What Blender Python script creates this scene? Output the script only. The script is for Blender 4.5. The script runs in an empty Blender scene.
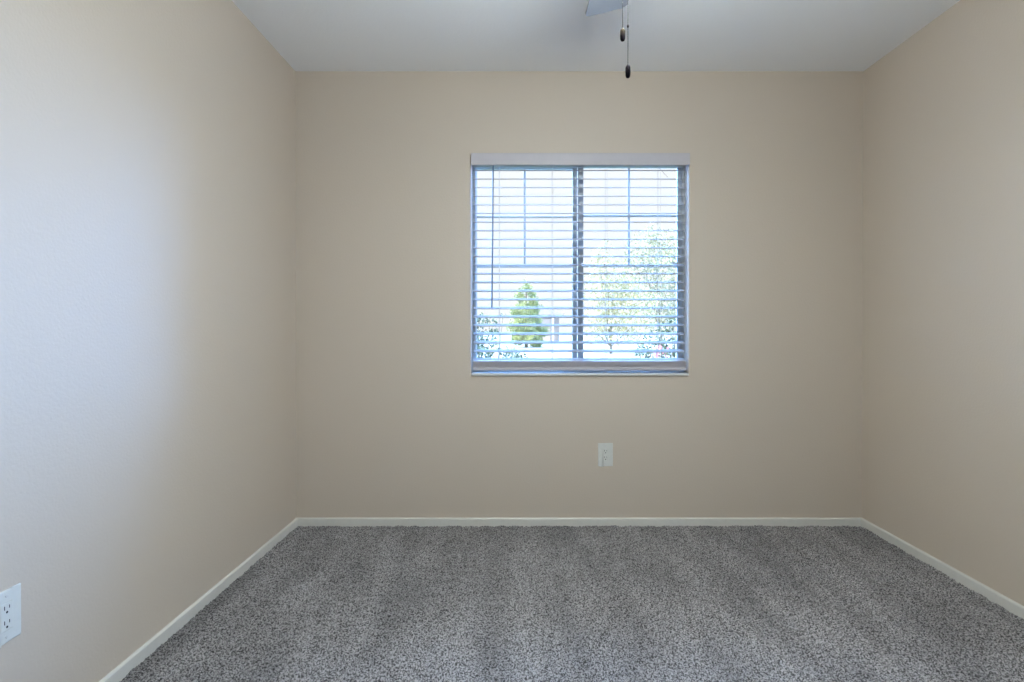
import bpy, bmesh, math, random
import numpy as np
from mathutils import Vector, Matrix

S = bpy.context.scene
COL = S.collection
R = math.radians

# ------------------------------------------------------------------ camera
F_PX, D, EYE = 558.0, 3.0, 1.067          # focal length in pixels, camera to window wall, eye height
cam_d = bpy.data.cameras.new('camera')
cam = bpy.data.objects.new('camera', cam_d)
COL.objects.link(cam)
cam_d.sensor_width = 36.0
cam_d.lens = F_PX / 1024 * 36.0
cam_d.clip_start, cam_d.clip_end = 0.02, 400
cam.location = (0, 0, EYE)
cam.rotation_euler = (R(90 - 0.4), 0, 0)
cam_d.shift_x = -8.0 / 1024
cam_d.shift_y = -9.6 / 1024
S.camera = cam

# ------------------------------------------------------------------ light and exposure
# sky radiance by angle (degrees) from the window's outlook: kept dim there, boosted blue elsewhere to light the room
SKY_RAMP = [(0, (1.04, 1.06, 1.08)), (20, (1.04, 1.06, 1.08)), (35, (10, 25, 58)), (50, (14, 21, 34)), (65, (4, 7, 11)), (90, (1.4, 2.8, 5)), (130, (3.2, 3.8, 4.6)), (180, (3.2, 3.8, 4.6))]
SUN_STRENGTH = 12.0
ADDED_FAN_LAMP_W = 400.0  # added glow of the unseen fan bowl, main room light
ADDED_FAN_LAMP_COL = (0.845, 0.93, 0.93)
ADDED_HALL_LAMP_W = 2.0  # added faint fill from the hall

w = bpy.data.worlds.new('world')
S.world = w
w.use_nodes = True
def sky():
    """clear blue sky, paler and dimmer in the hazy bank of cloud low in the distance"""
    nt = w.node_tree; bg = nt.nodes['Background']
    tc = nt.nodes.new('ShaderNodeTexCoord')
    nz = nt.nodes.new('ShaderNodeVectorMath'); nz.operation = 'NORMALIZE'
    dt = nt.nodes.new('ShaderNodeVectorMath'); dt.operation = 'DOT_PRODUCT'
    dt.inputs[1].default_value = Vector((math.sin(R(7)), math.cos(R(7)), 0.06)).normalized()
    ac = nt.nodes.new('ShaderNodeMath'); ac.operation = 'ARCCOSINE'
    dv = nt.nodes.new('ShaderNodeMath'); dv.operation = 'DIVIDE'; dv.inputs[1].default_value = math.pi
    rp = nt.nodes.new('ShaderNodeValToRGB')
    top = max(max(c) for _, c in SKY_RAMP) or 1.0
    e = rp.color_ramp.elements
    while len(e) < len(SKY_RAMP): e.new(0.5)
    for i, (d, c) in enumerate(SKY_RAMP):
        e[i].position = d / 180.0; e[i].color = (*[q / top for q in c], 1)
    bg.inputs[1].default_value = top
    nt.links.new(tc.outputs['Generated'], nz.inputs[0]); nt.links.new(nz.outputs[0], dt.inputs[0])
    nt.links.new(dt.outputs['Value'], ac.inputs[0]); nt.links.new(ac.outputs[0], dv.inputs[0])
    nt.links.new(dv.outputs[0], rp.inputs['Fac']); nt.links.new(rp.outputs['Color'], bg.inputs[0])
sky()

sun_d = bpy.data.lights.new('sun', 'SUN')
sun_d.energy = SUN_STRENGTH
sun_d.angle = R(0.6)
sun_d.color = (1.0, 0.93, 0.78)
sun = bpy.data.objects.new('sun', sun_d)
COL.objects.link(sun)
# high sun from the left, a little behind the house
sun.rotation_euler = Vector((0.72, 0.28, -0.85)).to_track_quat('-Z', 'Y').to_euler()

S.view_settings.view_transform = 'Standard'
S.view_settings.look = 'None'
S.view_settings.gamma = 1
S.view_settings.use_curve_mapping = False
S.view_settings.exposure = 0.0

# ------------------------------------------------------------------ helpers
def tag(o, label=None, cat=None, group=None, kind=None):
    if label: o['label'] = label
    if cat: o['category'] = cat
    if group: o['group'] = group
    if kind: o['kind'] = kind
    return o

def empty(name, loc=(0, 0, 0), parent=None):
    o = bpy.data.objects.new(name, None)
    o.empty_display_size = 0.1
    o.location = loc
    COL.objects.link(o)
    if parent: o.parent = parent
    return o

def obj(name, bm, mat, parent=None, loc=(0, 0, 0), rot=(0, 0, 0), smooth=False):
    me = bpy.data.meshes.new(name)
    bmesh.ops.recalc_face_normals(bm, faces=bm.faces[:])
    bm.to_mesh(me); bm.free()
    o = bpy.data.objects.new(name, me)
    me.materials.append(mat)
    if smooth:
        me.shade_smooth()
    o.location = loc; o.rotation_euler = rot
    COL.objects.link(o)
    if parent: o.parent = parent
    return o

def box(bm, x0, x1, y0, y1, z0, z1, bev=0.0, seg=2):
    t = bmesh.new()
    v = [t.verts.new((x, y, z)) for x in (x0, x1) for y in (y0, y1) for z in (z0, z1)]
    for f in ((0, 1, 3, 2), (4, 6, 7, 5), (0, 4, 5, 1), (2, 3, 7, 6), (0, 2, 6, 4), (1, 5, 7, 3)):
        t.faces.new([v[i] for i in f])
    if bev > 0:
        bmesh.ops.bevel(t, geom=t.edges[:], offset=bev, segments=seg, profile=0.5, affect='EDGES')
    merge(bm, t)

def merge(bm, t, mat=None):
    if mat is not None: t.transform(mat)
    me = bpy.data.meshes.new('tmp'); t.to_mesh(me); t.free()
    bm.from_mesh(me); bpy.data.meshes.remove(me)

def tube(bm, pts, r, n=8, cap=True):
    pts = [Vector(p) for p in pts]
    rad = r if isinstance(r, (list, tuple)) else [r] * len(pts)
    rings = []
    prev = None
    for i, p in enumerate(pts):
        d = (pts[min(i + 1, len(pts) - 1)] - pts[max(i - 1, 0)]).normalized()
        if prev is None:
            a = d.orthogonal().normalized()
        else:
            a = (prev - d * prev.dot(d)).normalized()
        prev = a
        b = d.cross(a)
        rings.append([bm.verts.new(p + (a * math.cos(2 * math.pi * k / n) + b * math.sin(2 * math.pi * k / n)) * rad[i]) for k in range(n)])
    for i in range(len(rings) - 1):
        for k in range(n):
            bm.faces.new((rings[i][k], rings[i][(k + 1) % n], rings[i + 1][(k + 1) % n], rings[i + 1][k]))
    if cap:
        bm.faces.new(rings[0][::-1]); bm.faces.new(rings[-1])

def lathe(bm, prof, cx=0, cy=0, n=24):
    """prof: list of (radius, z); closed with end fans where radius > 0"""
    rings = []
    for r, z in prof:
        if r < 1e-6:
            rings.append([bm.verts.new((cx, cy, z))])
        else:
            rings.append([bm.verts.new((cx + r * math.cos(2 * math.pi * k / n), cy + r * math.sin(2 * math.pi * k / n), z)) for k in range(n)])
    for a, b in zip(rings, rings[1:]):
        for k in range(n):
            k2 = (k + 1) % n
            if len(a) == 1 and len(b) == 1: continue
            if len(a) == 1: bm.faces.new((a[0], b[k], b[k2]))
            elif len(b) == 1: bm.faces.new((a[k], a[k2], b[0]))
            else: bm.faces.new((a[k], a[k2], b[k2], b[k]))
    if len(rings[0]) > 1: bm.faces.new(rings[0][::-1])
    if len(rings[-1]) > 1: bm.faces.new(rings[-1])

def prism(bm, pts, p0, p1, axis='x'):
    """extrude a closed 2-D outline along an axis; pts are the two other coordinates in order"""
    def mk(a, b, t):
        return (t, a, b) if axis == 'x' else ((a, t, b) if axis == 'y' else (a, b, t))
    A = [bm.verts.new(mk(a, b, p0)) for a, b in pts]
    B = [bm.verts.new(mk(a, b, p1)) for a, b in pts]
    n = len(pts)
    for i in range(n):
        bm.faces.new((A[i], A[(i + 1) % n], B[(i + 1) % n], B[i]))
    bm.faces.new(A[::-1]); bm.faces.new(B)

# ------------------------------------------------------------------ materials
def mat(name, col, rough=0.5, spec=0.5, bump=None, metal=0.0, var=None):
    m = bpy.data.materials.new(name); m.use_nodes = True
    nt = m.node_tree; b = nt.nodes['Principled BSDF']
    b.inputs['Base Color'].default_value = (*col, 1)
    b.inputs['Roughness'].default_value = rough
    b.inputs['Specular IOR Level'].default_value = spec
    b.inputs['Metallic'].default_value = metal
    tc = nt.nodes.new('ShaderNodeTexCoord')
    if var:                                    # small irregular colour variation: (scale, amount)
        n = nt.nodes.new('ShaderNodeTexNoise'); n.inputs['Scale'].default_value = var[0]
        n.inputs['Detail'].default_value = 4
        r = nt.nodes.new('ShaderNodeValToRGB')
        r.color_ramp.elements[0].position = 0.3; r.color_ramp.elements[1].position = 0.7
        r.color_ramp.elements[0].color = (*[c * (1 - var[1]) for c in col], 1)
        r.color_ramp.elements[1].color = (*[min(1, c * (1 + var[1])) for c in col], 1)
        nt.links.new(tc.outputs['Object'], n.inputs['Vector'])
        nt.links.new(n.outputs['Fac'], r.inputs['Fac'])
        nt.links.new(r.outputs['Color'], b.inputs['Base Color'])
    if bump:                                   # (scale, strength, distance)
        n = nt.nodes.new('ShaderNodeTexNoise'); n.inputs['Scale'].default_value = bump[0]
        n.inputs['Detail'].default_value = 2
        bp = nt.nodes.new('ShaderNodeBump')
        bp.inputs['Strength'].default_value = bump[1]; bp.inputs['Distance'].default_value = bump[2]
        nt.links.new(tc.outputs['Object'], n.inputs['Vector'])
        nt.links.new(n.outputs['Fac'], bp.inputs['Height'])
        nt.links.new(bp.outputs['Normal'], b.inputs['Normal'])
    return m

WALL_COL = (0.56, 0.475, 0.385)
M_wall = mat('beige_wall_paint', WALL_COL, 0.58, 1.0, bump=(120, 0.17, 0.004))
M_ceil = mat('white_ceiling_paint', (0.845, 0.85, 0.86), 0.8, 0.3, bump=(90, 0.2, 0.004))
M_trim = mat('white_trim_paint', (0.63, 0.61, 0.56), 0.4, 0.5, var=(40, 0.02))
M_vinyl = mat('white_vinyl', (0.52, 0.53, 0.53), 0.4, 0.5, var=(30, 0.02))
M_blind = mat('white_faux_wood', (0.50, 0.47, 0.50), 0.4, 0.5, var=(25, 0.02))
M_slat = mat('backlit_slat', (0.36, 0.365, 0.39), 0.65, 0.1, var=(25, 0.02))  # backlit shade put into the colour, darker than the other blind parts
M_cord = mat('white_cord', (0.72, 0.72, 0.72), 0.8, 0.2, var=(200, 0.05))
M_plastic = mat('white_outlet_plastic', (0.66, 0.66, 0.62), 0.35, 0.5, var=(60, 0.02))
M_dark = mat('dark_slot', (0.03, 0.03, 0.03), 0.6, 0.3, var=(60, 0.1))
M_screw = mat('painted_screw', (0.62, 0.62, 0.60), 0.35, 0.5, var=(90, 0.05))
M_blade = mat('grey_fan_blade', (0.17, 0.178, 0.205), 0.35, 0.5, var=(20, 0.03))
M_fan = mat('white_fan_metal', (0.75, 0.75, 0.75), 0.3, 0.5, var=(20, 0.02))
M_chain = mat('dark_bronze_chain', (0.02, 0.02, 0.022), 0.7, 0.1, metal=0.0, var=(300, 0.1))
M_pend_dark = mat('dark_wood_pendant', (0.007, 0.005, 0.007), 0.8, 0.02, var=(120, 0.3))

def pendant_mix():
    m = mat('two_tone_wood_pendant', (0.05, 0.04, 0.045), 0.8, 0.02)
    nt = m.node_tree; b = nt.nodes['Principled BSDF']
    tc = nt.nodes.new('ShaderNodeTexCoord')
    sp = nt.nodes.new('ShaderNodeSeparateXYZ')
    n = nt.nodes.new('ShaderNodeTexNoise'); n.inputs['Scale'].default_value = 260
    ad = nt.nodes.new('ShaderNodeMath'); ad.operation = 'MULTIPLY_ADD'
    ad.inputs[1].default_value = 0.018; 
    mr = nt.nodes.new('ShaderNodeMapRange')
    mr.inputs['From Min'].default_value = 0.016; mr.inputs['From Max'].default_value = 0.034
    r = nt.nodes.new('ShaderNodeValToRGB')
    r.color_ramp.elements[0].color = (0.009, 0.007, 0.010, 1)
    r.color_ramp.elements[1].color = (0.016, 0.011, 0.006, 1)
    nt.links.new(tc.outputs['Object'], sp.inputs[0]); nt.links.new(tc.outputs['Object'], n.inputs['Vector'])
    nt.links.new(n.outputs['Fac'], ad.inputs[0]); nt.links.new(sp.outputs['Z'], ad.inputs[2])
    nt.links.new(ad.outputs[0], mr.inputs['Value']); nt.links.new(mr.outputs[0], r.inputs['Fac'])
    nt.links.new(r.outputs['Color'], b.inputs['Base Color'])
    return m
M_pend_two = pendant_mix()

def glass_mat():
    m = bpy.data.materials.new('window_glass'); m.use_nodes = True
    nt = m.node_tree; nt.nodes.clear()
    o = nt.nodes.new('ShaderNodeOutputMaterial'); mx = nt.nodes.new('ShaderNodeMixShader')
    tr = nt.nodes.new('ShaderNodeBsdfTransparent'); tr.inputs[0].default_value = (0.97, 0.98, 0.98, 1)
    gl = nt.nodes.new('ShaderNodeBsdfGlossy'); gl.inputs['Roughness'].default_value = 0.5
    fr = nt.nodes.new('ShaderNodeFresnel'); fr.inputs['IOR'].default_value = 1.35
    nt.links.new(fr.outputs[0], mx.inputs[0]); nt.links.new(tr.outputs[0], mx.inputs[1])
    nt.links.new(gl.outputs[0], mx.inputs[2]); nt.links.new(mx.outputs[0], o.inputs[0])
    return m
M_glass = glass_mat()

def wand_mat():
    m = mat('backlit_acrylic_wand', (0.10, 0.15, 0.23), 0.3, 0.3)  # clear acrylic, its dark backlit look put into the colour
    m.node_tree.nodes['Principled BSDF'].inputs['Transmission Weight'].default_value = 0.1
    return m
M_wand = wand_mat()

def carpet_mat():
    m = bpy.data.materials.new('grey_twist_carpet'); m.use_nodes = True
    nt = m.node_tree; b = nt.nodes['Principled BSDF']
    b.inputs['Roughness'].default_value = 0.9; b.inputs['Specular IOR Level'].default_value = 0.2
    b.inputs['Sheen Weight'].default_value = 0.25; b.inputs['Sheen Roughness'].default_value = 0.5
    tc = nt.nodes.new('ShaderNodeTexCoord')
    def noise(sc, det, vec=None):
        n = nt.nodes.new('ShaderNodeTexNoise'); n.inputs['Scale'].default_value = sc; n.inputs['Detail'].default_value = det
        nt.links.new(vec or tc.outputs['Object'], n.inputs['Vector']); return n
    n1 = noise(175, 2)                                           # two yarn colours
    r1 = nt.nodes.new('ShaderNodeValToRGB')
    e = r1.color_ramp.elements
    e[0].position, e[0].color = 0.40, (0.040, 0.036, 0.035, 1)
    e[1].position, e[1].color = 0.60, (0.36, 0.34, 0.335, 1)
    nt.links.new(n1.outputs['Fac'], r1.inputs['Fac'])
    mp = nt.nodes.new('ShaderNodeMapping')                      # vacuum strokes: pile laid one way or the other
    mp.inputs['Rotation'].default_value = (0, 0, R(28)); mp.inputs['Scale'].default_value = (6.0, 1.5, 1)
    nt.links.new(tc.outputs['Object'], mp.inputs['Vector'])
    n2 = noise(1.0, 3, mp.outputs['Vector'])
    r2 = nt.nodes.new('ShaderNodeMapRange')
    r2.inputs['From Min'].default_value = 0.35; r2.inputs['From Max'].default_value = 0.65
    r2.inputs['To Min'].default_value = 0.76; r2.inputs['To Max'].default_value = 1.22
    nt.links.new(n2.outputs['Fac'], r2.inputs['Value'])
    mx = nt.nodes.new('ShaderNodeVectorMath'); mx.operation = 'SCALE'
    nt.links.new(r1.outputs['Color'], mx.inputs[0]); nt.links.new(r2.outputs[0], mx.inputs['Scale'])
    nt.links.new(mx.outputs[0], b.inputs['Base Color'])
    return m
M_carpet = carpet_mat()

# ------------------------------------------------------------------ room shell
LX = lambda y: -1.204 - (D - y) * 0.01075       # the side walls are not quite parallel
RX = lambda y: 1.841 + (D - y) * 0.0100
H, Y0, WT = 2.44, -0.55, 0.14
WX0, WX1, WZ0, WZ1 = -0.262, 0.906, 0.818, 1.990   # window opening

def struct(name, bm, m, parent=None, smooth=False):
    o = obj(name, bm, m, parent, smooth=smooth)
    o['kind'] = 'structure'
    return o

# back wall: a slab with a round-cornered opening
def back_wall():
    bm = bmesh.new()
    x0, x1 = LX(D) - WT, RX(D) + WT
    rr = 0.010
    y0, y1 = D, D + WT
    # front face cells and rounded reveal
    ox0, ox1, oz0, oz1 = WX0 - rr, WX1 + rr, WZ0 - rr, WZ1 + rr
    def face(*p): bm.faces.new([bm.verts.new(q) for q in p])
    for y, a, b, c, d in ((y0, ox0, ox1, oz0, oz1), (y1, WX0, WX1, WZ0, WZ1)):
        face((x0, y, -0.3), (a, y, -0.3), (a, y, H + 0.2), (x0, y, H + 0.2))
        face((b, y, -0.3), (x1, y, -0.3), (x1, y, H + 0.2), (b, y, H + 0.2))
        face((a, y, -0.3), (b, y, -0.3), (b, y, c), (a, y, c))
        face((a, y, d), (b, y, d), (b, y, H + 0.2), (a, y, H + 0.2))
    prof = [(rr - rr * math.sin(t), rr - rr * math.cos(t)) for t in [k * math.pi / 2 / 6 for k in range(7)]] + [(0, WT)]
    # prof: (outset from opening, depth from wall face)
    loops = []
    for o_, dy in prof:
        loops.append([(WX0 - o_, D + dy, WZ0 - o_), (WX1 + o_, D + dy, WZ0 - o_), (WX1 + o_, D + dy, WZ1 + o_), (WX0 - o_, D + dy, WZ1 + o_)])
    for A, B in zip(loops, loops[1:]):
        for k in range(4):
            face(A[k], A[(k + 1) % 4], B[(k + 1) % 4], B[k])
    for X in (x0, x1): face((X, y0, -0.3), (X, y1, -0.3), (X, y1, H + 0.2), (X, y0, H + 0.2))
    for Z in (-0.3, H + 0.2): face((x0, y0, Z), (x1, y0, Z), (x1, y1, Z), (x0, y1, Z))
    bmesh.ops.remove_doubles(bm, verts=bm.verts[:], dist=1e-5)
    return struct('wall_back', bm, M_wall)
back_wall()

bm = bmesh.new(); prism(bm, [(LX(Y0) - WT, Y0 - WT), (LX(Y0), Y0 - WT), (LX(D), D), (LX(D) - WT, D)], -0.3, H + 0.2, 'z'); struct('wall_left', bm, M_wall)
# right wall, with a second window added for blue fill light in the part behind the picture's edge
SWY0, SWY1, SWZ0, SWZ1 = -0.25, 1.15, 0.60, 2.02
bm = bmesh.new()
def wall_piece(y0, y1, z0, z1):
    prism(bm, [(RX(y0), y0), (RX(y0) + WT, y0), (RX(y1) + WT, y1), (RX(y1), y1)], z0, z1, 'z')
wall_piece(Y0 - WT, SWY0, -0.3, H + 0.2); wall_piece(SWY1, D, -0.3, H + 0.2)
wall_piece(SWY0, SWY1, -0.3, SWZ0); wall_piece(SWY0, SWY1, SWZ1, H + 0.2)
struct('wall_right', bm, M_wall)
# rear wall (behind the camera) with an open doorway added for hall light
DX0, DX1, DZ = 0.55, 1.75, 2.05
bm = bmesh.new()
box(bm, LX(Y0), DX0, Y0 - WT, Y0, -0.3, H + 0.2); box(bm, DX1, RX(Y0), Y0 - WT, Y0, -0.3, H + 0.2); box(bm, DX0, DX1, Y0 - WT, Y0, DZ, H + 0.2)
struct('wall_rear', bm, M_wall)
# unseen hall beyond the added doorway
bm = bmesh.new()
hx0, hx1, hy0, hy1 = LX(Y0) - WT, RX(Y0) + WT, Y0 - WT - 1.2, Y0 - WT
box(bm, hx0, hx1, hy0 - 0.1, hy0, -0.3, H + 0.2); box(bm, hx0 - 0.1, hx0, hy0 - 0.1, hy1, -0.3, H + 0.2); box(bm, hx1, hx1 + 0.1, hy0 - 0.1, hy1, -0.3, H + 0.2)
struct('wall_hall', bm, M_wall)
bm = bmesh.new(); box(bm, hx0 - 0.1, hx1 + 0.1, hy0 - 0.1, D + WT, H, H + 0.2); struct('ceiling', bm, M_ceil)

# carpet: a dense tufted surface where the camera sees it, plain slab elsewhere
def carpet():
    rng = np.random.default_rng(4)
    x0, x1, y0, y1 = LX(0) - 0.0, RX(0), 1.15, D
    st = 0.0048
    nx, ny = int((x1 - x0) / st), int((y1 - y0) / st)
    xs, ys = np.linspace(x0, x1, nx), np.linspace(y0, y1, ny)
    X, Y = np.meshgrid(xs, ys)
    X = X + rng.uniform(-.4, .4, X.shape) * st
    Y = Y + rng.uniform(-.4, .4, Y.shape) * st
    Z = rng.uniform(-1, 1, X.shape) * 0.0042
    k = rng.uniform(-1, 1, (ny // 8 + 2, nx // 8 + 2))
    big = np.repeat(np.repeat(k, 8, 0), 8, 1)[:ny, :nx]
    for _ in range(6):
        big = (big + np.roll(big, 1, 0) + np.roll(big, -1, 0) + np.roll(big, 1, 1) + np.roll(big, -1, 1)) / 5
    Z = Z + big * 0.0035
    Y[0, :] = y0; Z[0, :] = 0; Y[-1, :] = y1
    X = np.clip(X, LX(Y), RX(Y))
    v = np.stack([X, Y, Z], -1).reshape(-1, 3)
    i = np.arange(nx * ny).reshape(ny, nx)
    q = np.stack([i[:-1, :-1], i[:-1, 1:], i[1:, 1:], i[1:, :-1]], -1).reshape(-1, 4)
    base = len(v)
    extra = np.array([[hx0, hy0, 0], [hx1, hy0, 0], [hx1, y0, 0], [hx0, y0, 0]])
    v = np.concatenate([v, extra]); q = np.concatenate([q, [[base, base + 1, base + 2, base + 3]]])
    me = bpy.data.meshes.new('floor')
    me.vertices.add(len(v)); me.vertices.foreach_set('co', v.ravel())
    me.loops.add(q.size); me.loops.foreach_set('vertex_index', q.ravel().astype(np.int32))
    me.polygons.add(len(q)); me.polygons.foreach_set('loop_start', (np.arange(len(q)) * 4).astype(np.int32))
    me.update(calc_edges=True); me.validate()
    me.shade_smooth()
    me.materials.append(M_carpet)
    o = bpy.data.objects.new('floor', me); COL.objects.link(o)
    o['kind'] = 'structure'
carpet()

# baseboards
BH, BT = 0.043, 0.011
def base_profile(flip=1):
    return [(0, -0.02), (flip * BT, -0.02), (flip * BT, BH - 0.006), (flip * BT * 0.75, BH - 0.002), (flip * BT * 0.4, BH), (0, BH)]
def baseboard(name, p0, p1, nrm):
    bm = bmesh.new(); A, B = [], []
    for t, z in base_profile():
        A.append(bm.verts.new((p0[0] + nrm[0] * t, p0[1] + nrm[1] * t, z)))
        B.append(bm.verts.new((p1[0] + nrm[0] * t, p1[1] + nrm[1] * t, z)))
    n = len(A)
    for i in range(n): bm.faces.new((A[i], A[(i + 1) % n], B[(i + 1) % n], B[i]))
    bm.faces.new(A[::-1]); bm.faces.new(B)
    struct(name, bm, M_trim)
baseboard('baseboard_back', (LX(D), D), (RX(D), D), (0, -1))
baseboard('baseboard_left', (LX(Y0), Y0), (LX(D - BT), D - BT), (1, 0))
baseboard('baseboard_right', (RX(Y0), Y0), (RX(D - BT), D - BT), (-1, 0))
# door casing round the added doorway behind the camera
bm = bmesh.new()
for a, b in ((DX0 - 0.06, DX0), (DX1, DX1 + 0.06)): box(bm, a, b, Y0, Y0 + 0.015, 0, DZ + 0.06, 0.004)
box(bm, DX0, DX1, Y0, Y0 + 0.015, DZ, DZ + 0.06, 0.004)
struct('trim_1', bm, M_trim)

# ------------------------------------------------------------------ window
FY = D + 0.075                                    # inner face of the vinyl frame
win = empty('window_1', (0, FY, WZ0)); win['kind'] = 'structure'
def wobj(name, bm, m, parent=None):
    """a mesh given in world coordinates, put under the window"""
    par = parent or win
    bm.transform(Matrix.Translation(-Vector((0, FY, WZ0))))
    o = obj(name, bm, m, par); o['kind'] = 'structure'
    return o
GX0, GX1, MXA, MXB, MXC = -0.243, 0.868, 0.292, 0.319, 0.350
GZ0, GZ1 = 0.868, 1.950
bm = bmesh.new()
box(bm, WX0, GX0, FY, D + WT - 0.005, WZ0, WZ1, 0.002)
box(bm, 0.889, WX1, FY, D + WT - 0.005, WZ0, WZ1, 0.002)
box(bm, GX0, 0.889, FY, D + WT - 0.005, WZ0, GZ0 - 0.022, 0.002)
box(bm, GX0, 0.889, FY, D + WT - 0.005, GZ1 + 0.015, WZ1, 0.002)
wobj('window_frame', bm, M_vinyl)
bm = bmesh.new(); box(bm, WX0 + 0.001, WX1 - 0.001, D - 0.012, FY + 0.002, 0.808, 0.8215, 0.004, 3); wobj('window_sill', bm, M_plastic)
def sash(name, x0, x1, gx0, gx1, y, muntin_x):
    bm = bmesh.new(); t = 0.026
    box(bm, x0, gx0, y, y + t, GZ0 - 0.020, GZ1 + 0.014, 0.002); box(bm, gx1, x1, y, y + t, GZ0 - 0.020, GZ1 + 0.014, 0.002)
    box(bm, gx0, gx1, y, y + t, GZ0 - 0.020, GZ0, 0.002); box(bm, gx0, gx1, y, y + t, GZ1, GZ1 + 0.014, 0.002)
    s = wobj(name, bm, M_vinyl)
    g = bmesh.new(); box(g, gx0, gx1, y + 0.009, y + 0.012, GZ0, GZ1); wobj('window_pane', g, M_glass, s)
    g = bmesh.new(); ty0, ty1 = y + 0.0125, y + 0.019; h = 0.006
    for z in (1.685, 1.406): box(g, gx0, gx1, ty0, ty1, z - h, z + h, 0.0015)
    for a, b in ((1.406 + h, 1.685 - h), (1.685 + h, GZ1)): box(g, muntin_x - h, muntin_x + h, ty0, ty1, a, b, 0.0015)
    wobj('window_grille', g, M_vinyl, s)
    return s
sl = sash('fixed_sash', GX0, MXB, GX0 + 0.0005, MXA, FY + 0.034, 0.0265)
sr = sash('sliding_sash', MXB + 0.001, 0.888, MXC, GX1, FY + 0.006, 0.603)
bm = bmesh.new(); box(bm, 0.838, 0.872, FY - 0.004, FY + 0.006, 1.417, 1.426, 0.002); wobj('sash_latch', bm, M_vinyl, sr)

# light enters through the opening: guide for sampling the sky
pd = bpy.data.lights.new('window_portal', 'AREA'); pd.shape = 'RECTANGLE'; pd.size = WX1 - WX0; pd.size_y = WZ1 - WZ0
pd.cycles.is_portal = True
po = bpy.data.objects.new('window_portal', pd); COL.objects.link(po)
po.location = ((WX0 + WX1) / 2, D + WT + 0.01, (WZ0 + WZ1) / 2); po.rotation_euler = (R(-90), 0, 0)

# the added second window: white frame, one mullion, clear panes
added_win = empty('added_window', (RX(0.45) + WT / 2, 0.45, SWZ0)); added_win['kind'] = 'structure'
def w2(name, boxes, m, bev=0.003):
    bm = bmesh.new()
    for q in boxes: box(bm, *q, bev)
    bm.transform(Matrix.Translation(-added_win.location))
    o = obj(name, bm, m, added_win); o['kind'] = 'structure'
xa, xb = RX(SWY0) + 0.07, RX(SWY0) + 0.11
ym = (SWY0 + SWY1) / 2
w2('window_frame', [(xa, xb, SWY0, SWY0 + 0.05, SWZ0, SWZ1), (xa, xb, SWY1 - 0.05, SWY1, SWZ0, SWZ1), (xa, xb, ym - 0.03, ym + 0.03, SWZ0 + 0.05, SWZ1 - 0.05),
                    (xa, xb, SWY0 + 0.05, SWY1 - 0.05, SWZ0, SWZ0 + 0.05), (xa, xb, SWY0 + 0.05, SWY1 - 0.05, SWZ1 - 0.05, SWZ1)], M_vinyl)
w2('window_pane', [(xa + 0.018, xa + 0.022, SWY0 + 0.05, ym - 0.03, SWZ0 + 0.05, SWZ1 - 0.05), (xa + 0.018, xa + 0.022, ym + 0.03, SWY1 - 0.05, SWZ0 + 0.05, SWZ1 - 0.05)], M_glass, 0)
pd2 = bpy.data.lights.new('added_window_portal', 'AREA'); pd2.shape = 'RECTANGLE'; pd2.size = SWZ1 - SWZ0; pd2.size_y = SWY1 - SWY0
pd2.cycles.is_portal = True
po2 = bpy.data.objects.new('added_window_portal', pd2); COL.objects.link(po2)
po2.location = (RX(0.45) + WT + 0.01, ym, (SWZ0 + SWZ1) / 2); po2.rotation_euler = (0, R(90), 0)

# ------------------------------------------------------------------ blind
BO = Vector((0.32, D + 0.035, WZ0))
blind = empty('window_blind', BO)
tag(blind, 'white horizontal slatted blind lowered and tilted open inside the window opening', 'blind')
def bobj(name, bm, m, smooth=False, parent=None):
    bm.transform(Matrix.Translation(-BO))
    return obj(name, bm, m, parent or blind, smooth=smooth)
SX0, SX1 = -0.252, 0.890
bm = bmesh.new(); box(bm, -0.2605, 0.9045, D - 0.028, D - 0.014, 1.931, 1.9955, 0.003)
for a, b in ((-0.2605, -0.2525), (0.8965, 0.9045)): box(bm, a, b, D - 0.014, D + 0.006, 1.9315, 1.988, 0.002)
bobj('valance', bm, M_blind)
bm = bmesh.new(); box(bm, SX0 - 0.003, SX1 + 0.003, D + 0.007, D + 0.062, 1.942, 1.985, 0.003); bobj('headrail', bm, M_vinyl)
TILT = R(13.7)
SLAT_Z = [1.9185 - 0.0466 * k for k in range(23)]
def slat(bm, zc, tilt, x0=SX0, x1=SX1, yc=D + 0.035, wd=0.050, th=0.0030, crown=0.0022):
    n = 6; up, dn = [], []
    for i in range(n + 1):
        u = -0.5 + i / n
        c = crown * (1 - 4 * u * u)
        up.append((u * wd, c + th / 2)); dn.append((u * wd, c - th / 2))
    out = up + dn[::-1]
    ct, s_ = math.cos(tilt), math.sin(tilt)
    prism(bm, [(yc + a * ct - b * s_, zc + a * s_ + b * ct) for a, b in out], x0, x1, 'x')
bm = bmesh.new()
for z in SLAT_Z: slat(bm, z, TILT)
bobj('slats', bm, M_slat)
# surplus slats lie stacked on the bottom rail
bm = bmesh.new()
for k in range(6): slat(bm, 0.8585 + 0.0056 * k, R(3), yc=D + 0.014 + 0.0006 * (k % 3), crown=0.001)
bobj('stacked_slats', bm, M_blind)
bm = bmesh.new()
prof = [(-0.0255, 0.003), (-0.0235, 0.0), (0.0235, 0.0), (0.0255, 0.003), (0.0255, 0.015), (0.0225, 0.0185), (-0.0225, 0.0185), (-0.0255, 0.0155)]
prism(bm, [(D + 0.014 + a, 0.8365 + b) for a, b in prof], SX0, SX1 - 0.003, 'x')
rail = bobj('bottom_rail', bm, M_blind)
bm = bmesh.new(); prism(bm, [(D + 0.014 + a * 1.03, 0.8362 + b * 1.02) for a, b in prof], SX1 - 0.003, SX1 + 0.001, 'x'); bobj('end_cap', bm, M_blind)
LADX = [-0.111, 0.178, 0.470, 0.757]
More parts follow.
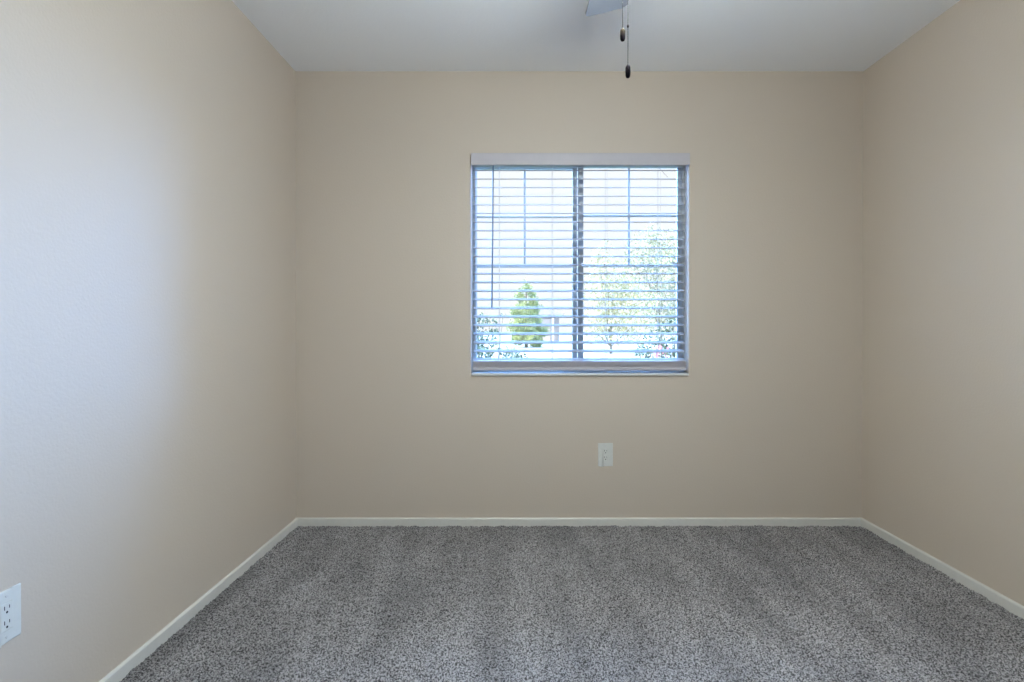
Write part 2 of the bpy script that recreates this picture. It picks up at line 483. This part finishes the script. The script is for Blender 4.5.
for x in LADX:
    bm = bmesh.new()
    for y in (D + 0.0095, D + 0.0605):
        tube(bm, [(x, y, 1.945), (x, y, 0.872)], 0.0007, 5)
    for z in SLAT_Z:
        tube(bm, [(x + 0.002, D + 0.0095, z - 0.0085), (x + 0.002, D + 0.0605, z + 0.0042)], 0.0005, 4)
    bobj('ladder_cord', bm, M_cord)
    bm = bmesh.new(); tube(bm, [(x - 0.004, D + 0.0605, 1.945), (x - 0.004, D + 0.0605, 0.85)], 0.0008, 5); bobj('lift_cord', bm, M_cord)
bm = bmesh.new()
tube(bm, [(-0.1435, D - 0.006, 1.938), (-0.1440, D - 0.008, 1.915), (-0.1465, D - 0.010, 1.55), (-0.1510, D - 0.009, 1.178), (-0.1510, D - 0.009, 1.172)], [0.003, 0.0042, 0.0042, 0.0046, 0.003], 6)
bobj('tilt_wand', bm, M_wand)
bm = bmesh.new()
tube(bm, [(0.700, D + 0.004, 1.948), (0.715, D + 0.000, 1.932), (0.738, D - 0.002, 1.926), (0.757, D - 0.003, 1.911), (0.772, D - 0.003, 1.893), (0.792, D - 0.003, 1.874)], 0.0011, 6)
bobj('loose_cord_end', bm, mat('grey_cord', (0.45, 0.44, 0.46), 0.8, 0.2, var=(200, 0.05)))

# ------------------------------------------------------------------ outlets
def outlet(loc, rotz, label):
    o = empty('wall_outlet', loc); o.rotation_euler = (0, 0, rotz)      # local: wall face at y=0, room towards -y
    tag(o, label, 'outlet', 'wall outlets')
    bm = bmesh.new()
    W, Hh, wi, hi = 0.0397, 0.062, 0.0168, 0.0336
    # plate as a bevelled ring round the receptacle opening
    for a, b, c, d in ((-W, -wi, -Hh, Hh), (wi, W, -Hh, Hh), (-wi, wi, -Hh, -hi), (-wi, wi, hi, Hh)):
        box(bm, a, b, -0.0058, 0, c, d)
    bmesh.ops.remove_doubles(bm, verts=bm.verts[:], dist=1e-5)
    dl = {}
    for f in bm.faces: dl.setdefault(tuple(round(q, 5) for q in f.calc_center_median()), []).append(f)
    bmesh.ops.delete(bm, geom=[f for fs in dl.values() if len(fs) > 1 for f in fs], context='FACES')
    ed = [e for e in bm.edges if all(v.co.y < -0.005 for v in e.verts) and (all(abs(abs(v.co.x) - W) < 1e-4 for v in e.verts) or all(abs(abs(v.co.z) - Hh) < 1e-4 for v in e.verts))]
    bmesh.ops.bevel(bm, geom=ed, offset=0.0032, segments=3, profile=0.5, affect='EDGES')
    obj('wall_plate', bm, M_plastic, o)
    bm = bmesh.new(); box(bm, -wi + 0.0006, wi - 0.0006, -0.0068, 0, -hi + 0.0006, hi - 0.0006, 0.0012)
    rc = obj('receptacle', bm, M_plastic, o)
    for zc in (0.0175, -0.0175):
        bm = bmesh.new()
        box(bm, -0.0074, -0.0054, -0.0071, -0.0064, zc + 0.000, zc + 0.0090)
        box(bm, 0.0054, 0.0072, -0.0071, -0.0064, zc + 0.001, zc + 0.0082)
        t = bmesh.new()
        bmesh.ops.create_cone(t, segments=14, radius1=0.0027, radius2=0.0027, depth=0.0007, cap_ends=True)
        merge(bm, t, Matrix.Translation((0, -0.00675, zc - 0.0068)) @ Matrix.Rotation(R(90), 4, 'X'))
        obj('socket', bm, M_dark, rc)
    for zc in (0.0485, -0.0485):
        bm = bmesh.new(); t = bmesh.new()
        bmesh.ops.create_cone(t, segments=16, radius1=0.0034, radius2=0.0030, depth=0.0016, cap_ends=True)
        merge(bm, t, Matrix.Translation((0, -0.0060, zc)) @ Matrix.Rotation(R(90), 4, 'X'))
        box(bm, -0.0026, 0.0026, -0.0071, -0.0066, zc - 0.0004, zc + 0.0004)
        obj('screw', bm, M_screw, o)
    return o
outlet((0.460, D, 0.383), 0, 'white wall outlet on the back wall below the window')
outlet((LX(1.3175), 1.3175, 0.382), R(90) - 0.01075, 'white wall outlet on the left wall, cut off by the picture edge')

# ------------------------------------------------------------------ ceiling fan
FC = Vector((0.285, 1.35, 0))
fan = empty('ceiling_fan', (FC.x, FC.y, H))
tag(fan, 'ceiling fan with one grey blade tip and two pull chains in view', 'ceiling fan')
def fobj(name, bm, m, parent=None, smooth=True, loc=(0, 0, 0), rot=(0, 0, 0)):
    o = obj(name, bm, m, parent or fan, smooth=smooth, loc=loc, rot=rot)
    return o
bm = bmesh.new(); lathe(bm, [(0.065, 0.0), (0.065, -0.02), (0.045, -0.055), (0.018, -0.062)], n=32); fobj('canopy', bm, M_fan, smooth=False)
bm = bmesh.new(); lathe(bm, [(0.011, -0.06), (0.011, -0.16)], n=16); fobj('downrod', bm, M_fan)
bm = bmesh.new(); lathe(bm, [(0.03, -0.155), (0.095, -0.17), (0.11, -0.20), (0.11, -0.265), (0.085, -0.29), (0.055, -0.295)], n=40); fobj('motor_housing', bm, M_fan, smooth=False)
bm = bmesh.new(); lathe(bm, [(0.05, -0.295), (0.05, -0.405), (0.075, -0.425), (0.075, -0.442)], n=32); fobj('switch_housing', bm, M_fan, smooth=False)
BLZ, BR = -0.297, 0.557
def blade_bm():
    bm = bmesh.new(); pts = []
    r0, r1, w0, w1, rc = 0.17, BR, 0.055, 0.073, 0.020
    def arc(cx, cy, a0, a1, r, n=7):
        return [(cx + r * math.cos(a0 + (a1 - a0) * k / n), cy + r * math.sin(a0 + (a1 - a0) * k / n)) for k in range(n + 1)]
    pts += arc(w1 - rc, r1 - rc, 0, math.pi / 2, rc) + arc(-w1 + rc, r1 - rc, math.pi / 2, math.pi, rc)
    pts += arc(-w0 + rc, r0 + rc, math.pi, 1.5 * math.pi, rc) + arc(w0 - rc, r0 + rc, 1.5 * math.pi, 2 * math.pi, rc)
    prism(bm, pts, -0.003, 0.003, 'z')
    return bm
def arm_bm():
    bm = bmesh.new()
    prism(bm, [(-0.018, 0.07), (0.018, 0.07), (0.022, 0.15), (0.040, 0.20), (0.036, 0.235), (0, 0.245), (-0.036, 0.235), (-0.040, 0.20), (-0.022, 0.15)], 0.0032, 0.0085, 'z')
    return bm
for k in range(5):
    b = obj('blade', blade_bm(), M_blade, fan, loc=(0, 0, BLZ))
    e = Matrix.Rotation(R(-0.7 + 72 * k), 4, 'Z') @ Matrix.Rotation(R(-14), 4, 'Y')
    b.rotation_euler = e.to_euler()
    obj('blade_arm', arm_bm(), M_fan, b)
def added_lamp_glass():
    m = bpy.data.materials.new('frosted_bowl_added_glow'); m.use_nodes = True
    nt = m.node_tree; b = nt.nodes['Principled BSDF']
    b.inputs['Base Color'].default_value = (0.9, 0.88, 0.84, 1)
    b.inputs['Emission Color'].default_value = (*ADDED_FAN_LAMP_COL, 1)
    b.inputs['Emission Strength'].default_value = ADDED_FAN_LAMP_W / 2
    return m
bm = bmesh.new(); lathe(bm, [(0.105, -0.442)] + [(0.125 * math.cos(a), -0.446 - 0.085 * math.sin(a)) for a in [k * math.pi / 2 / 9 for k in range(9)]] + [(0, -0.531)], n=36)
fobj('added_lamp_bowl', bm, added_lamp_glass())  # unseen bowl, its glow added to light the room
def chain(dx, dy, z_bottom, m, bead=None):
    zt = -0.41; zb = z_bottom + 0.0305 - H
    bm = bmesh.new(); n = int((zt - zb) / 0.0042)
    tube(bm, [(dx, dy, zb + 0.30), (dx, dy, zb)], 0.0006, 5)
    for i in range(n):
        z = zb + (i + 0.5) * 0.0042
        t = bmesh.new(); bmesh.ops.create_icosphere(t, subdivisions=1, radius=0.0015)
        merge(bm, t, Matrix.Translation((dx, dy, z)))
    c = fobj('pull_chain', bm, M_chain)
    bm = bmesh.new()
    lathe(bm, [(0.0018, 0.0), (0.0042, 0.0012), (0.0058, 0.005), (0.0063, 0.015), (0.0060, 0.024), (0.0048, 0.028), (0.0022, 0.0305)], n=16)
    fobj('pendant', bm, m, c, loc=(dx, dy, z_bottom - H))
    if bead:
        bm = bmesh.new(); lathe(bm, [(0.001, -0.0035), (0.0024, -0.002), (0.0024, 0.002), (0.001, 0.0035)], n=10)
        fobj('connector', bm, M_pend_dark, c, loc=(dx, dy, bead - H))
chain(0.2475 - FC.x, 0.0, 1.757, M_pend_two)
chain(0.2595 - FC.x, -0.004, 1.667, M_pend_dark, 1.067 + (327.5 - 28.6) / 413)

# added hall fill: an unseen disc light under the ceiling beyond the doorway
ld = bpy.data.lights.new('added_hall_lamp', 'AREA'); ld.shape = 'DISK'; ld.size = 0.5; ld.energy = ADDED_HALL_LAMP_W; ld.color = (1.0, 0.86, 0.70)
lo = bpy.data.objects.new('added_hall_lamp', ld); COL.objects.link(lo)
lo.location = (1.1, Y0 - WT - 0.6, H - 0.05)

# ------------------------------------------------------------------ outdoors
GZ = -0.20
M_ground = mat('pale_concrete', (0.24, 0.235, 0.21), 0.9, 0.2, var=(0.8, 0.06))
M_lawn = mat('lawn', (0.06, 0.075, 0.03), 0.95, 0.1, var=(3, 0.25))
def flat(name, y0, y1, z, m):
    bm = bmesh.new(); box(bm, -90, 90, y0, y1, z - 0.3, z); struct(name, bm, m)
flat('lawn', D + WT + 0.02, 15.0, GZ, M_lawn)
flat('street', 15.0, 150.0, GZ, M_ground)

def leaf_mat(name, c0, c1, scale):
    m = bpy.data.materials.new(name); m.use_nodes = True
    nt = m.node_tree; b = nt.nodes['Principled BSDF']
    b.inputs['Roughness'].default_value = 0.6; b.inputs['Specular IOR Level'].default_value = 0.15
    tc = nt.nodes.new('ShaderNodeTexCoord'); n = nt.nodes.new('ShaderNodeTexNoise'); n.inputs['Scale'].default_value = scale
    r = nt.nodes.new('ShaderNodeValToRGB'); e = r.color_ramp.elements
    e[0].position, e[0].color = 0.35, (*c0, 1); e[1].position, e[1].color = 0.65, (*c1, 1)
    nt.links.new(tc.outputs['Object'], n.inputs['Vector']); nt.links.new(n.outputs['Fac'], r.inputs['Fac'])
    nt.links.new(r.outputs['Color'], b.inputs['Base Color'])
    return m
M_bark = mat('bark', (0.22, 0.19, 0.15), 0.9, 0.1, var=(6, 0.3))

def leaves(name, pts, size, m, parent, rng, aspect=0.5, droop=0.3):
    """one leaf (two folded facets) at every point"""
    n = len(pts)
    d = rng.normal(size=(n, 3)); d[:, 2] -= droop; d /= np.linalg.norm(d, axis=1, keepdims=True)
    u = np.cross(d, rng.normal(size=(n, 3))); u /= np.linalg.norm(u, axis=1, keepdims=True)
    nn = np.cross(d, u)
    s = size * rng.uniform(0.6, 1.3, (n, 1))
    a = pts - d * s * 0.5; c = pts + d * s * 0.5
    b = pts + u * s * aspect * 0.5 + nn * s * 0.08; e = pts - u * s * aspect * 0.5 + nn * s * 0.08
    v = np.stack([a, b, c, e], 1).reshape(-1, 3)
    i = np.arange(n) * 4
    t = np.stack([np.stack([i, i + 1, i + 2], -1), np.stack([i, i + 2, i + 3], -1)], 1).reshape(-1, 3)
    me = bpy.data.meshes.new(name)
    me.vertices.add(len(v)); me.vertices.foreach_set('co', v.ravel())
    me.loops.add(t.size); me.loops.foreach_set('vertex_index', t.ravel().astype(np.int32))
    me.polygons.add(len(t)); me.polygons.foreach_set('loop_start', (np.arange(len(t)) * 3).astype(np.int32))
    me.update(calc_edges=True)
    me.materials.append(m)
    o = bpy.data.objects.new(name, me); COL.objects.link(o); o.parent = parent
    return o

def blob_points(rng, blobs, per_vol, shell=0.45):
    out = []
    for cx, cy, cz, rx, ry, rz in blobs:
        n = int(per_vol * rx * ry * rz)
        q = rng.normal(size=(n, 3)); q /= np.linalg.norm(q, axis=1, keepdims=True)
        q *= (rng.uniform(shell ** 3, 1, (n, 1))) ** (1 / 3)
        out.append(q * [rx, ry, rz] + [cx, cy, cz])
    return np.concatenate(out)

def branches(rng, base, targets, r0, m, parent, name='trunk'):
    bm = bmesh.new()
    top = Vector(base) + Vector((0, 0, min(t[2] for t in targets) * 0.55))
    tube(bm, [base, (Vector(base) + top) / 2 + Vector((rng.uniform(-.04, .04), 0, 0)), top], [r0, r0 * 0.85, r0 * 0.7], 8)
    for t in targets:
        t = Vector(t); mid = (top + t) / 2 + Vector((rng.uniform(-.1, .1), rng.uniform(-.1, .1), 0.05)) * r0 * 4
        tube(bm, [top - Vector((0, 0, r0)), mid, t], [r0 * 0.5, r0 * 0.35, r0 * 0.12], 6)
    return obj(name, bm, m, parent)

def at(px, py, Y):
    """the point at distance Y that the photograph shows at a pixel"""
    return ((px - 520) * Y / F_PX, Y, EYE + (327.5 - py) * Y / F_PX)

def px_blobs(lst, Y, origin, rng, flat=0.9):
    out = []
    for px, py, r in lst:
        p = at(px, py, Y); rr = r * Y / F_PX
        out.append((p[0] - origin[0], p[1] - origin[1] + rng.uniform(-1.2, 1.2) * rr, p[2] - origin[2], rr, rr, rr * flat))
    return out

# conical tree across the street
rng = np.random.default_rng(11)
TL = Vector((0.40, 36.0, GZ))
tr = empty('conical_tree', TL); tag(tr, 'bright green conical tree across the street, left half of the window', 'tree')
Hc = 4.50
bm = bmesh.new(); tube(bm, [(0, 0, 0), (0, 0, Hc * 0.9)], [0.12, 0.03], 8); obj('trunk', bm, M_bark, tr)
bl = [(0, 0, Hc - 0.25, .14, .14, .3)]
for k in range(120):
    t = (k + 0.5) / 120; z = 0.30 + t * (Hc - 0.75)
    rad = 1.55 * (1 - t) ** 0.60 + 0.12
    a = rng.uniform(0, 2 * math.pi); rr_ = rad * rng.uniform(0.35, 0.86)
    s_ = (0.20 + 0.22 * (1 - t)) * rng.uniform(0.8, 1.25)
    bl.append((rr_ * math.cos(a), rr_ * math.sin(a), z, s_, s_, s_ * 0.8))
leaves('crown', blob_points(rng, bl, 3000), 0.14, leaf_mat('bright_conifer_leaves', (0.20, 0.25, 0.13), (0.36, 0.40, 0.19), 2.2), tr, rng)

# pale trees on the right
def broad_tree(name, loc, label, px_list, dens, leaf, m, r0, seed):
    rg = np.random.default_rng(seed)
    t = empty(name, loc); tag(t, label, 'tree')
    blobs = px_blobs([(a, b, c * 1.3) for a, b, c in px_list], loc[1], loc, rg)
    branches(rg, (0, 0, 0), [(b[0] * .9, b[1], b[2]) for b in blobs[::3]], r0, M_bark, t)
    leaves('crown', blob_points(rg, blobs, dens, 0.1), leaf, m, t, rg)
    return t
broad_tree('tall_tree', (7.8, 31.0, GZ), 'tall pale grey-green tree with a sparse top, right half of the window',
           [(655, 231, 9), (646, 240, 10), (666, 240, 12), (634, 252, 11), (655, 255, 14), (677, 250, 13), (642, 268, 13), (665, 270, 15), (690, 262, 14), (630, 274, 10),
            (650, 286, 14), (675, 290, 15), (695, 290, 14), (660, 305, 14), (684, 310, 14), (645, 306, 12), (672, 325, 12), (655, 326, 12)], 400, 0.19,
           leaf_mat('grey_green_leaves', (0.27, 0.275, 0.20), (0.44, 0.43, 0.30), 1.2), 0.07, 21)
broad_tree('olive_tree', (4.4, 27.0, GZ), 'rounded yellowish olive tree in front of the tall pale tree',
           [(596, 254, 6), (604, 247, 6), (592, 268, 8), (606, 264, 10), (622, 268, 9), (598, 282, 11), (616, 284, 12), (634, 288, 11), (592, 298, 10), (608, 302, 13), (628, 306, 13), (645, 300, 10),
            (594, 318, 10), (612, 322, 12), (632, 324, 11), (648, 318, 9), (600, 335, 8), (620, 337, 8), (588, 330, 8), (638, 336, 8), (592, 338, 6), (610, 338, 6), (628, 339, 6)], 1000, 0.16,
           leaf_mat('olive_leaves', (0.36, 0.345, 0.22), (0.54, 0.51, 0.33), 1.5), 0.07, 22)

# shrubs just outside the window
def shrub(name, loc, label, px_list, dens, leaf, m, seed, cat='shrub'):
    rg = np.random.default_rng(seed)
    t = empty(name, loc); tag(t, label, cat)
    blobs = px_blobs(px_list, loc[1], loc, rg)
    bm = bmesh.new()
    for b in blobs:
        tube(bm, [(b[0] * 0.2, b[1] * 0.2, 0), (b[0] * 0.7, b[1] * 0.7, b[2] * 0.6), (b[0], b[1], b[2])], [0.010, 0.007, 0.002], 6)
    obj('stems', bm, M_bark, t)
    leaves('foliage', blob_points(rg, blobs, dens, 0.1), leaf, m, t, rg, aspect=0.45)
    return t
M_shrub = leaf_mat('shrub_leaves', (0.055, 0.095, 0.075), (0.17, 0.21, 0.14), 12)
shrub('leafy_shrub', (-0.36, 5.2, GZ), 'dark green leafy shrub outside the lower left corner of the window',
      [(478, 318, 7), (490, 322, 8), (474, 330, 11), (492, 334, 9), (478, 344, 12), (495, 350, 8), (482, 358, 13), (508, 354, 9), (520, 356, 7), (529, 358, 5), (503, 316, 4), (470, 350, 14), (465, 335, 12)],
      120000, 0.042, M_shrub, 31)
fs = shrub('flowering_shrub', (1.35, 5.2, GZ), 'dark green shrub with pink flowers outside the lower right corner of the window',
      [(672, 322, 8), (662, 329, 7), (675, 336, 9), (650, 338, 8), (662, 342, 9), (640, 345, 6), (650, 352, 9), (667, 354, 11), (641, 356, 6), (680, 350, 11), (688, 335, 10), (685, 322, 8)],
      120000, 0.042, M_shrub, 32)
rg = np.random.default_rng(8)
pk = np.array([at(*p) for p in zip(rg.uniform(654, 669, 34), rg.uniform(345, 360, 34), rg.uniform(4.95, 5.05, 34))]) - np.array([1.35, 5.2, GZ])
leaves('blossoms', pk, 0.035, mat('pink_petals', (0.55, 0.22, 0.25), 0.6, 0.2, var=(20, 0.2)), fs, rg, aspect=0.9)

# house across the street
hs = empty('house', (1.2, 47.0, GZ)); tag(hs, 'low pale house with a gabled roof behind the conical tree', 'house')
M_stucco = mat('pale_stucco', (0.27, 0.25, 0.25), 0.9, 0.1, var=(2, 0.08))
M_roof = mat('roof_tiles', (0.30, 0.28, 0.27), 0.8, 0.2, var=(5, 0.15))
bm = bmesh.new(); box(bm, -1.4, 2.1, 0, 6, 0, 2.35); obj('wall', bm, M_stucco, hs)
bm = bmesh.new(); prism(bm, [(-1.8, 2.3), (2.5, 2.3), (2.5, 2.42), (0.6, 3.1), (0.1, 3.1), (-1.8, 2.42)], -0.4, 6.4, 'y'); obj('roof', bm, M_roof, hs)
bm = bmesh.new()
box(bm, -0.9, 1.4, -0.06, 0.02, 0.0, 2.0, 0.01)
for k in range(4): box(bm, -0.85, 1.35, -0.08, -0.05, 0.06 + 0.49 * k, 0.49 * (k + 1), 0.01)
obj('garage_door', bm, mat('garage_door_paint', (0.40, 0.36, 0.35), 0.7, 0.2, var=(3, 0.05)), hs)
for x in (-1.05, 1.55):
    bm = bmesh.new(); box(bm, x - 0.09, x + 0.09, -0.35, -0.17, 0, 2.3, 0.01); obj('post', bm, M_trim, hs)
